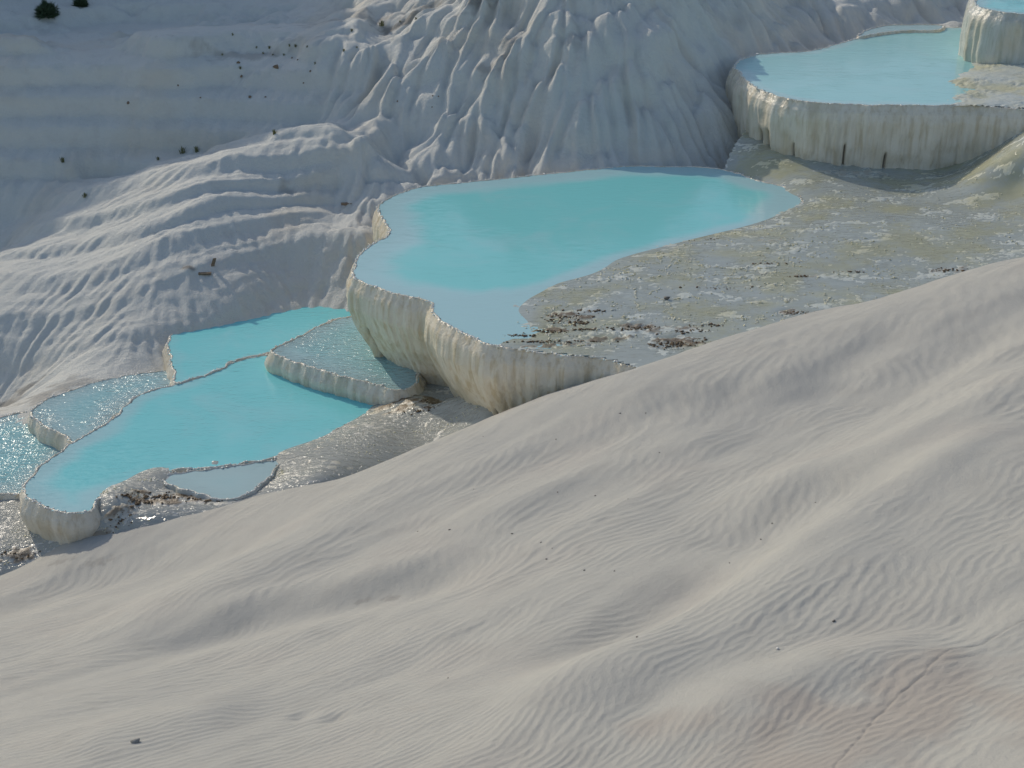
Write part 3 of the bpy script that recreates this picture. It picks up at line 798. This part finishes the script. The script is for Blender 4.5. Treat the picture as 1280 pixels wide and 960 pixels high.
# ------------------------------------------------------------------ wet mineral shelf beside the central pool
def sheet(name, ctrl, poly, x0, x1, y0, y1, cell, relief, mat, label, film_mat, film_label, film_dz, brown_spots, seed, wetv=None, film_keep=None):
    f = rbf(ctrl, 0.02)
    xs, ys = np.arange(x0, x1, cell), np.arange(y0, y1, cell)
    XX, YY = np.meshgrid(xs, ys, indexing='ij')
    zb = f(XX, YY)
    rel = relief(XX, YY)
    brown = np.zeros_like(zb)
    bn = N3.fbm(XX / 0.40, YY / 0.22, 4, 0.6)
    for (px, py, zz, rx, ry, st) in brown_spots:
        p = pz(px, py, zz)
        g = np.exp(-(((XX - p[0]) / rx) ** 2 + ((YY - p[1]) / ry) ** 2))
        brown = np.maximum(brown, st * sstep(0.50, 0.70, g * (0.75 + 0.9 * bn)))
    rel = rel + 0.035 * brown * (0.7 + 0.6 * N4.fbm(XX / .12, YY / .10, 2))
    zz_ = zb + rel
    keep = inside(XX[:-1, :-1] + cell / 2, YY[:-1, :-1] + cell / 2, poly) if poly is not None else np.ones((len(xs) - 1, len(ys) - 1), bool)
    Fk = grid_faces(*XX.shape, keep=keep)
    v, fa, a = compact(np.stack([XX, YY, zz_], -1).reshape(-1, 3), Fk, {'brown': brown, 'wet': np.clip(1.0 - brown * .5, 0, 1) if wetv is None else wetv(XX, YY) * (1 - .4 * brown)})
    link(name, mesh_from(name, v, fa, a), mat, kind='structure', label=label)
    if film_mat:
        keepf = keep & (film_keep(XX[:-1, :-1], YY[:-1, :-1]) if film_keep else True)
        q2 = (slice(None, None, 2), slice(None, None, 2))
        X2, Y2 = XX[q2], YY[q2]
        k2 = keepf[::2, ::2][:X2.shape[0] - 1, :X2.shape[1] - 1]
        v, fa, a = compact(np.stack([X2, Y2, zb[q2] + film_dz(X2, Y2) - 0.06 * brown[q2]], -1).reshape(-1, 3), grid_faces(*X2.shape, keep=k2), {'depth': np.clip(film_dz(X2, Y2) - rel[q2], 0.0, 1) * 4})
        link('film_water', mesh_from('film_water', v, fa, a), film_mat, kind='structure', label=film_label)
    return f

sh_ctrl = [pz(*p) for p in [
    (650, 388, .0), (665, 372, .0), (700, 354, .0), (770, 326, .0), (860, 301, .0), (940, 281, .0), (985, 263, .0), (999, 246, .0),
    (600, 405, -.10), (570, 395, -.12), (640, 405, -.03), (560, 330, -.6), (620, 330, -.5), (700, 290, -.6), (800, 250, -.6), (900, 240, -.5), (720, 335, -.15), (860, 285, -.16), (640, 370, -.10),
    (620, 428, -.01), (680, 434, .012), (755, 440, .016), (790, 450, .03), (700, 400, .02), (800, 380, .06), (900, 340, .09), (1000, 320, .13), (1100, 300, .19), (1200, 280, .26), (1280, 262, .33),
    (1000, 236, .08), (1060, 238, .12), (1060, 207, .16), (1000, 207, .22), (945, 200, .22), (965, 184, .42), (920, 205, .10), (905, 212, -.05), (1140, 206, .15), (1200, 212, .22),
    (1190, 235, .28), (1235, 215, .75), (1280, 195, 1.25), (1280, 222, .75), (1330, 180, 1.7), (1150, 340, .11), (1280, 318, .3), (870, 430, .08), (950, 405, .10), (1330, 330, .4), (1330, 250, .6)]]
SHP = np.array([pz(*p, 0.0)[:2] for p in [(536, 384), (546, 397), (590, 422), (622, 434), (680, 442), (735, 447), (766, 451), (792, 459), (815, 475), (1000, 430), (1380, 350), (1380, 160), (1200, 180), (1000, 178), (935, 180), (918, 196), (903, 213), (760, 260), (600, 330)]])
def sh_rel(x, y):
    a = N1.fbm(x / 1.1, y / 0.55, 4, 0.55) - 0.35
    b = np.abs(N2.fbm(x / 0.42, y / 0.3, 3))
    c = N3.fbm(x / 0.13, y / 0.10, 3, 0.6)
    k = sstep(0.05, 0.5, N4.fbm(x / 1.8 + 4, y / 1.1, 3) + 0.25)
    return 0.030 * a + 0.035 * (0.30 - b) * k + (0.010 + 0.022 * k) * c
f_shelf = sheet('shelf', sh_ctrl, SHP, -1.5, 16.5, 25.5, 44.0, 0.058, sh_rel, M_SHELF, 'wet yellowish mineral shelf between the central pool and the foreground slope',
      M_WS, 'thin sheet of water trickling over the mineral shelf', lambda x, y: 0.004 + 0 * x,
      [(715, 398, 0, .75, .32, .95), (690, 412, 0, .6, .25, .9), (655, 418, 0, .5, .2, .9), (610, 403, 0, .35, .12, .9), (760, 425, 0, .7, .2, .8), (700, 432, 0, .9, .18, .85), (850, 428, .05, .9, .45, .95), (830, 412, .05, .8, .3, .8), (800, 408, .05, .6, .3, .8), (995, 390, .1, .5, .25, .8), (1000, 345, .1, .5, .1, .7), (1190, 335, .2, .6, .25, .5), (960, 300, .1, .5, .1, .6), (1060, 215, .15, 1.4, .5, .4), (1230, 215, .4, 1, .3, .3)], 1)

# upper shelf beside the upper pool
up_ctrl = [pz(*p) for p in [(1185, 101, 2.0), (1205, 110, 2.0), (1190, 121, 2.0), (1215, 84, 2.02), (1200, 128, 2.03), (1240, 132, 2.05), (1290, 134, 2.05), (1250, 105, 2.10), (1290, 105, 2.14), (1250, 75, 2.16), (1290, 75, 2.2), (1160, 110, 1.7), (1150, 80, 1.6), (1340, 100, 2.2), (1195, 75, 1.75), (1180, 128, 1.95)]]
UPP = np.array([pz(*p, 2.0)[:2] for p in [(1170, 131), (1240, 134), (1290, 137), (1345, 130), (1345, 60), (1215, 62), (1160, 90)]])
f_up = sheet('shelf', up_ctrl, UPP, 9.5, 19.0, 38.0, 52.0, 0.06, lambda x, y: 1.2 * sh_rel(x, y), M_SHELF, 'small grey crusted shelf beside the upper pool at the right edge', None, None, None, [], 2)

# shore between the lower pools and the foreground slope
so_ctrl = [pz(*p) for p in [
    (124, 622, -2.6), (160, 607, -2.6), (210, 590, -2.6), (270, 583, -2.62), (345, 572, -2.62), (400, 549, -2.6), (436, 530, -2.6), (466, 512, -2.58), (492, 495, -2.5),
    (20, 628, -3.30), (-60, 640, -3.35), (60, 652, -3.30), (0, 660, -3.42), (0, 700, -3.6), (-80, 710, -3.7), (60, 680, -3.45), (100, 650, -3.05), (112, 640, -2.9), (118, 660, -3.0), (140, 635, -2.66), (180, 625, -2.68), (190, 645, -2.74), (250, 640, -2.72),
    (280, 604, -2.92), (240, 600, -2.85), (320, 590, -2.85), (290, 630, -2.66), (380, 585, -2.5), (400, 600, -2.45), (525, 500, -2.22), (555, 508, -2.4), (490, 515, -2.42), (570, 520, -2.15), (610, 512, -1.78), (440, 560, -2.46), (520, 535, -2.45), (470, 545, -2.42), (560, 498, -2.05), (620, 505, -1.72), (660, 492, -1.45), (700, 480, -1.25), (500, 492, -2.42),
    (250, 540, -3.4), (380, 500, -3.3), (100, 600, -3.4), (180, 560, -3.4), (440, 500, -3.1), (330, 540, -3.3), (270, 562, -3.3), (320, 560, -3.2), (210, 572, -3.1), (0, 570, -3.8), (-80, 580, -3.9), (50, 560, -3.8), (100, 540, -3.8), (150, 500, -3.8), (60, 520, -3.8), (210, 470, -3.8), (0, 605, -3.6), (300, 440, -3.9), (430, 440, -3.8)]] + [(-4, 25, -3.6), (-8, 24, -4.4), (0, 27, -3.2)]
def so_rel(x, y):
    return 0.42 * sh_rel(x + 31, y) + 0.009 * N2.fbm(x / 0.26, y / 0.16, 3)
f_shore = sheet('shore', so_ctrl, None, -12.5, 1.9, 23.0, 32.2, 0.045, so_rel, M_SHORE, 'wet crusted shore between the lower pools and the foreground slope',
      M_WSH, 'thin runoff water glinting over the shore crust', lambda x, y: 0.005 + 0 * x,
      [(520, 502, -2.3, 1.1, .65, .95), (545, 498, -2.2, .7, .4, .9), (550, 515, -2.5, .8, .3, .7), (480, 512, -2.5, .5, .25, .7), (175, 620, -2.65, .8, .25, .95), (200, 625, -2.68, .8, .3, .9), (240, 622, -2.68, .7, .3, .8), (150, 640, -2.7, .5, .2, .8), (130, 655, -2.8, .4, .2, .7), (20, 690, -3.5, .7, .3, .8)], 3)

# ------------------------------------------------------------------ uncountable crust: popcorn nodules and brown flakes
def scatter(name, pts, size, flat, mat, label, seed, kind='stuff'):
    r = np.random.default_rng(seed)
    V0, F0 = ico(1)
    n = len(pts); out = np.zeros((n, len(V0), 3))
    sz = size[0] + (size[1] - size[0]) * r.random(n) ** 2
    for i in range(n):
        v = V0 * (1 + 0.28 * r.standard_normal((len(V0), 1)))
        a = r.random() * 6.283; c, sn_ = math.cos(a), math.sin(a)
        v = v * np.array([1 + .6 * r.random(), 1, flat * (0.7 + .6 * r.random())]) * sz[i]
        v = np.stack([v[:, 0] * c - v[:, 1] * sn_, v[:, 0] * sn_ + v[:, 1] * c, v[:, 2]], 1)
        out[i] = v + pts[i]
    F = (F0[None] + (np.arange(n) * len(V0))[:, None, None]).reshape(-1, 3)
    return link(name, mesh_from(name, out.reshape(-1, 3), F, smooth=False), mat, kind=kind, label=label)
t = NT('wet_popcorn_lime')
c_ = t.ramp(t.noise(3.0, 3), [(0.35, (0.74, 0.71, 0.58)), (0.6, (0.72, 0.66, 0.40))])
M_POP = t.done(t.principled(c_, 0.20, None, 0.8))
M_BROWN = mat_plain('brown_dry_crust', (0.16, 0.105, 0.055), 0.6, 0.5, 25)
r = np.random.default_rng(5)
def shelf_pts(n, poly_pix, dens, seed):
    P = np.array([pz(*p, 0.05)[:2] for p in poly_pix]); rr = np.random.default_rng(seed); out = []
    lo, hi = P.min(0), P.max(0)
    x = lo[0] + (hi[0] - lo[0]) * rr.random(n * 30); y = lo[1] + (hi[1] - lo[1]) * rr.random(n * 30)
    m = inside(x, y, P) & (dens(x, y) > rr.random(len(x)))
    x, y = x[m][:n], y[m][:n]
    return np.stack([x, y, f_shelf(x, y) + sh_rel(x, y)], 1)
POLY = [(655, 385), (700, 356), (770, 328), (860, 303), (940, 283), (998, 250), (1100, 235), (1290, 240), (1290, 320), (1100, 375), (900, 425), (770, 438), (680, 430), (640, 405)]
veins = lambda x, y: sstep(0.11, 0.01, np.abs(N2.fbm(x / 0.9 + 2, y / 0.7, 3))) * sstep(-.15, .35, N1.fbm(x / 2.2, y / 1.5, 3)) * sstep(10.5, 5.0, x) + 0.012
pts = shelf_pts(7500, POLY, veins, 8)
pts[:, 2] = np.maximum(pts[:, 2], f_shelf(pts[:, 0], pts[:, 1])) + 0.004
scatter('lime_nodules', pts, (0.007, 0.025), 0.85, M_POP, 'pale yellow popcorn lime nodules glinting across the wet shelf', 3)

# ------------------------------------------------------------------ brown flakes on the shelf, stones, plants and slabs
def flake_pts(spots, zf, seed):
    rr = np.random.default_rng(seed); out = []
    for (px, py, z, rx, ry, n) in spots:
        c = pz(px, py, z)
        for k in range(n):
            x, y = c[0] + rx * rr.standard_normal() * .55, c[1] + ry * rr.standard_normal() * .55
            out.append((x, y, zf(x, y)))
    return np.array(out)
fl = flake_pts([(712, 398, 0, .45, .14, 70), (735, 392, 0, .35, .10, 40), (720, 405, 0, .25, .16, 40), (690, 415, 0, .5, .08, 40), (740, 413, 0, .5, .07, 36), (640, 419, 0, .28, .08, 26), (660, 420, 0, .22, .06, 22), (604, 403, 0, .30, .05, 24), (688, 402, 0, .15, .2, 16), (700, 428, 0, .9, .06, 46), (665, 428, 0, .3, .05, 16),
                (848, 431, .05, .55, .20, 120), (800, 410, .05, .5, .12, 60), (860, 415, .06, .6, .10, 40), (885, 408, .06, .5, .08, 24), (995, 392, .1, .30, .10, 40), (1000, 345, .12, .5, .06, 20), (960, 330, .1, .7, .06, 18), (900, 360, .1, .9, .08, 22), (1060, 340, .1, .4, .06, 16), (1180, 335, .2, .5, .12, 40), (880, 300, .02, .6, .06, 12)],
               lambda x, y: float(f_shelf(x, y)) + 0.012, 4)
scatter('brown_crust', fl, (0.010, 0.034), 0.5, M_BROWN, 'dark brown dried algae crust flakes strewn over the wet shelf', 6)
fl = flake_pts([(205, 620, -2.66, .6, .10, 90), (175, 628, -2.67, .4, .16, 70), (240, 618, -2.68, .6, .10, 60), (255, 626, -2.68, .4, .08, 40), (150, 645, -2.72, .25, .15, 30), (540, 512, -2.45, .35, .12, 40), (525, 522, -2.46, .5, .10, 30), (20, 690, -3.5, .5, .15, 30)],
               lambda x, y: float(f_shore(x, y)) + 0.015, 5)
scatter('brown_crust', fl, (0.010, 0.034), 0.5, M_BROWN, 'brown dried algae crust flakes along the wet shore', 7)
ps = flake_pts([(430, 560, -2.5, 1.2, .5, 70), (500, 545, -2.48, .9, .5, 60), (570, 525, -2.15, .6, .2, 60), (140, 615, -2.6, .6, .1, 80), (190, 600, -2.6, .6, .06, 70), (110, 645, -2.95, .2, .3, 60), (60, 665, -3.4, .9, .3, 160), (10, 690, -3.55, .8, .3, 120), (350, 590, -2.6, .2, .3, 50), (130, 650, -2.75, .6, .2, 60)],
               lambda x, y: float(f_shore(x, y)) + 0.004, 9)
scatter('lime_nodules', ps, (0.008, 0.022), 0.6, M_POP, 'small wet lime nodules glinting along the shore', 10)

def stone_mesh(seed):
    r_ = np.random.default_rng(seed); V0, F0 = ico(1)
    v = V0 * (1 + .22 * r_.standard_normal((len(V0), 1))) * np.array([1.25, .9, .65])
    return mesh_from('stone', v, F0, smooth=False)
M_STONE = mat_plain('dark_pebble', (0.22, 0.20, 0.17), 0.8, 0.4, 30)
SM = [stone_mesh(k) for k in range(4)]
for m_ in SM: m_.materials.append(M_STONE)
def stone(p, sz, k, label, group=None):
    o = bpy.data.objects.new('stone', SM[k % 4]); COL.objects.link(o)
    o.location = p; o.scale = (sz, sz, sz); o.rotation_euler = (0, 0, k * 1.7)
    return tag(o, label, 'stone', group)
STN = [(592, 612), (697, 616), (562, 663), (522, 665), (744, 620), (785, 624), (807, 517), (775, 518), (824, 566), (683, 700), (690, 686), (676, 679), (730, 714), (768, 714), (951, 675), (560, 849), (796, 797), (1042, 778), (604, 546), (695, 550), (1019, 629), (965, 655), (640, 668), (912, 705)]
for k, (px, py) in enumerate(STN):
    p = hit_grid(fg_z, px, py, 8, 34)
    if p is not None: stone(p + Vector((0, 0, .004)), 0.009 + 0.008 * ((k * 7) % 5) / 4, k, 'tiny dark pebble lying loose on the rippled pale slope', 'tiny pebbles on the slope')
p = hit_grid(fg_z, 170, 928, 8, 30)
o = stone(p + Vector((0, 0, .012)), 0.045, 2, 'grey angular stone alone near the bottom left corner of the slope'); o.data = o.data.copy(); o.data.materials.clear(); o.data.materials.append(mat_plain('grey_stone', (0.36, 0.35, 0.32), 0.8, 0.4, 30))
M_PALE = mat_plain('pale_chip', (0.75, 0.73, 0.68), 0.6, 0.1, 30)
p = hit_grid(fg_z, 972, 813, 8, 30)
o = stone(p + Vector((0, 0, .008)), 0.022, 1, 'small white chip on the slope right of centre'); o.data = o.data.copy(); o.data.materials.clear(); o.data.materials.append(M_PALE)
p = pz(833, 373, .1); stone(Vector((p[0], p[1], float(f_shelf(p[0], p[1])) + .04)), 0.065, 3, 'round dark brown stone in the middle of the wet shelf')
p = hit_grid(fg_z, 1183, 352, 8, 34)

# tufts of grass and shrubs on the far terraces
M_GRASS = mat_plain('dry_green_grass', (0.22, 0.22, 0.10), 0.7, 0.5, 8)
M_SHRUB = mat_plain('dark_shrub_leaf', (0.06, 0.095, 0.05), 0.7, 0.5, 6)
M_STEM = mat_plain('woody_stem', (0.12, 0.08, 0.05), 0.85, 0.3, 20)
def blades(n, h, spread, seed, w=0.012):
    r_ = np.random.default_rng(seed); V = []; F = []
    for k in range(n):
        a = r_.random() * 6.283; lean = spread * r_.random(); hh = h * (.5 + .5 * r_.random())
        bx, by = .03 * r_.standard_normal(2); dx, dy = math.cos(a), math.sin(a)
        tx, ty = -dy * w, dx * w; b = len(V)
        V += [(bx - tx, by - ty, 0), (bx + tx, by + ty, 0), (bx + dx * lean * .4 + tx, by + dy * lean * .4 + ty, hh * .6), (bx + dx * lean * .4 - tx, by + dy * lean * .4 - ty, hh * .6), (bx + dx * lean, by + dy * lean, hh)]
        F += [(b, b + 1, b + 2), (b, b + 2, b + 3), (b + 3, b + 2, b + 4)]
    return mesh_from('blades', np.array(V), np.array(F), smooth=False)
GM = [blades(26, .24, .16, 40 + k) for k in range(3)]
for m_ in GM: m_.materials.append(M_GRASS)
def tuft(px, py, sc, k, label, group=None, mat=None):
    p = hit_grid(bk_z, px, py, 32, 74)
    if p is None: return
    o = bpy.data.objects.new('grass_tuft', GM[k % 3]); COL.objects.link(o)
    o.location = p - Vector((0, 0, .02)); o.scale = (sc * .8, sc * .8, sc * .75); o.rotation_euler = (0, 0, k * 2.1)
    tag(o, label, 'grass', group)
tuft(228, 192, 1.5, 0, 'larger green grass tuft on the crest of the lit terraces, left of its twin')
tuft(246, 190, 1.3, 1, 'green grass tuft on the terrace crest, right of its larger twin')
tuft(79, 203, 1.2, 2, 'lone dark grass tuft in the blue shaded gully at far left')
tuft(106, 246, 1.0, 0, 'small grass tuft at the left tip of the uppermost lit terrace')
tuft(343, 168, 1.1, 1, 'small dry tuft on the terrace crest beside the shaded wall')
tuft(198, 200, 0.9, 2, 'thin dry tuft on the terrace crest at its left shoulder')
tuft(477, 33, 1.4, 0, 'grass tuft on the flat brow above the draped terraces')
for k, (px, py) in enumerate([(321, 63), (329, 68), (337, 61), (341, 69), (362, 60), (370, 61), (384, 60), (394, 80), (430, 64), (446, 61), (355, 70), (301, 90), (278, 70), (291, 45), (440, 40), (500, 28), (520, 24)]):
    tuft(px, py, 0.5 + .1 * (k % 3), k, 'tiny dry tuft dotting the top of the shaded far wall', 'tiny tufts on the far wall')
M_RUST = mat_plain('rust_brown_stone', (0.25, 0.18, 0.12), 0.85, 0.4, 20)
RM = stone_mesh(9); RM.materials.append(M_RUST)
for k, (px, py, sz) in enumerate([(346, 86, .14), (298, 79, .09), (302, 98, .08), (312, 123, .08), (161, 133, .08), (223, 110, .05), (251, 123, .05), (332, 122, .05), (365, 73, .06), (372, 75, .05), (388, 90, .06), (497, 129, .05), (541, 121, .045), (548, 122, .04), (380, 112, .045), (540, 136, .035)]):
    p = hit_grid(bk_z, px, py, 32, 74)
    if p is None: continue
    o = bpy.data.objects.new('stone', RM); COL.objects.link(o); o.location = p; sz *= .75; o.scale = (sz, sz, sz * 1.2); o.rotation_euler = (0, .4, k)
    if k == 0: tag(o, 'largest rust brown stone stuck in the shaded far wall', 'stone')
    else: tag(o, 'small dark brown stone stuck in the far white wall', 'stone', 'small stones in the far wall')

def shrub(px, py, w, h, seed, label):
    p = hit_grid(bk_z, px, py, 40, 77)
    if p is None: return
    root = empty('shrub', p - Vector((0, 0, .05)), label, 'shrub')
    r_ = np.random.default_rng(seed); V = []; F = []
    for k in range(1500):
        d = r_.standard_normal(3); d /= np.linalg.norm(d); d[2] = abs(d[2])
        lump = 0.75 + 0.35 * N1(d[0] * 2.5 + seed, d[1] * 2.5 + d[2] * 2)
        q = d * (0.45 + .55 * r_.random() ** .5) * np.array([w, w, h]) * lump
        a, b = r_.standard_normal(3), r_.standard_normal(3)
        a = a / np.linalg.norm(a) * .07 + d * .07; b = b / np.linalg.norm(b) * .03
        n_ = len(V); V += [q - b, q + b, q + a * 1.6]; F.append((n_, n_ + 1, n_ + 2))
    link('foliage', mesh_from('foliage', np.array(V), np.array(F), smooth=False), M_SHRUB, root)
    V = []; F = []
    for k in range(9):
        a = k * .7; e = np.array([math.cos(a) * w * .6, math.sin(a) * w * .6, h * .7]); n_ = len(V)
        V += [(-.02, 0, 0), (.02, 0, 0), (0, .03, 0), tuple(e)]; F += [(n_, n_ + 1, n_ + 3), (n_ + 1, n_ + 2, n_ + 3), (n_ + 2, n_, n_ + 3)]
    link('stem', mesh_from('stem', np.array(V), np.array(F), smooth=False), M_STEM, root)
shrub(59, 20, .42, .62, 3, 'rounded dark green shrub on the shaded slope in the top left corner')
shrub(101, 8, .22, .45, 5, 'narrow dark shrub cut by the top edge beside the rounded shrub')

# broken brown slabs on the terraces
def slab(px, py, size, rot, label):
    p = hit_grid(bk_z, px, py, 32, 60)
    if p is None: return
    bm = bmesh.new(); bmesh.ops.create_cube(bm, size=1.0)
    bmesh.ops.subdivide_edges(bm, edges=bm.edges[:], cuts=2, use_grid_fill=True)
    for v in bm.verts:
        v.co = Vector((v.co.x * size[0], v.co.y * size[1], v.co.z * size[2])) + Vector([random.uniform(-.012, .012) for _ in range(3)])
    me_ = bpy.data.meshes.new('slab'); bm.to_mesh(me_); bm.free()
    o = link('broken_slab', me_, mat_plain('weathered_brown_slab', (0.24, 0.185, 0.13), 0.85, 0.5, 12), label=label, cat='slab', group=None)
    o.location = p + Vector((0, 0, size[2] * .25)); o.rotation_euler = rot
slab(267, 333, (.09, .05, .30), (0.1, .35, .3), 'upright narrow brown slab leaning in a hollow of the white terraces')
slab(256, 343, (.34, .14, .05), (0, .05, .2), 'flat brown slab lying at the foot of the upright slab')
slab(433, 256, (.30, .12, .05), (0, .05, .3), 'small flat dark slab on the terrace near the central pool rim')
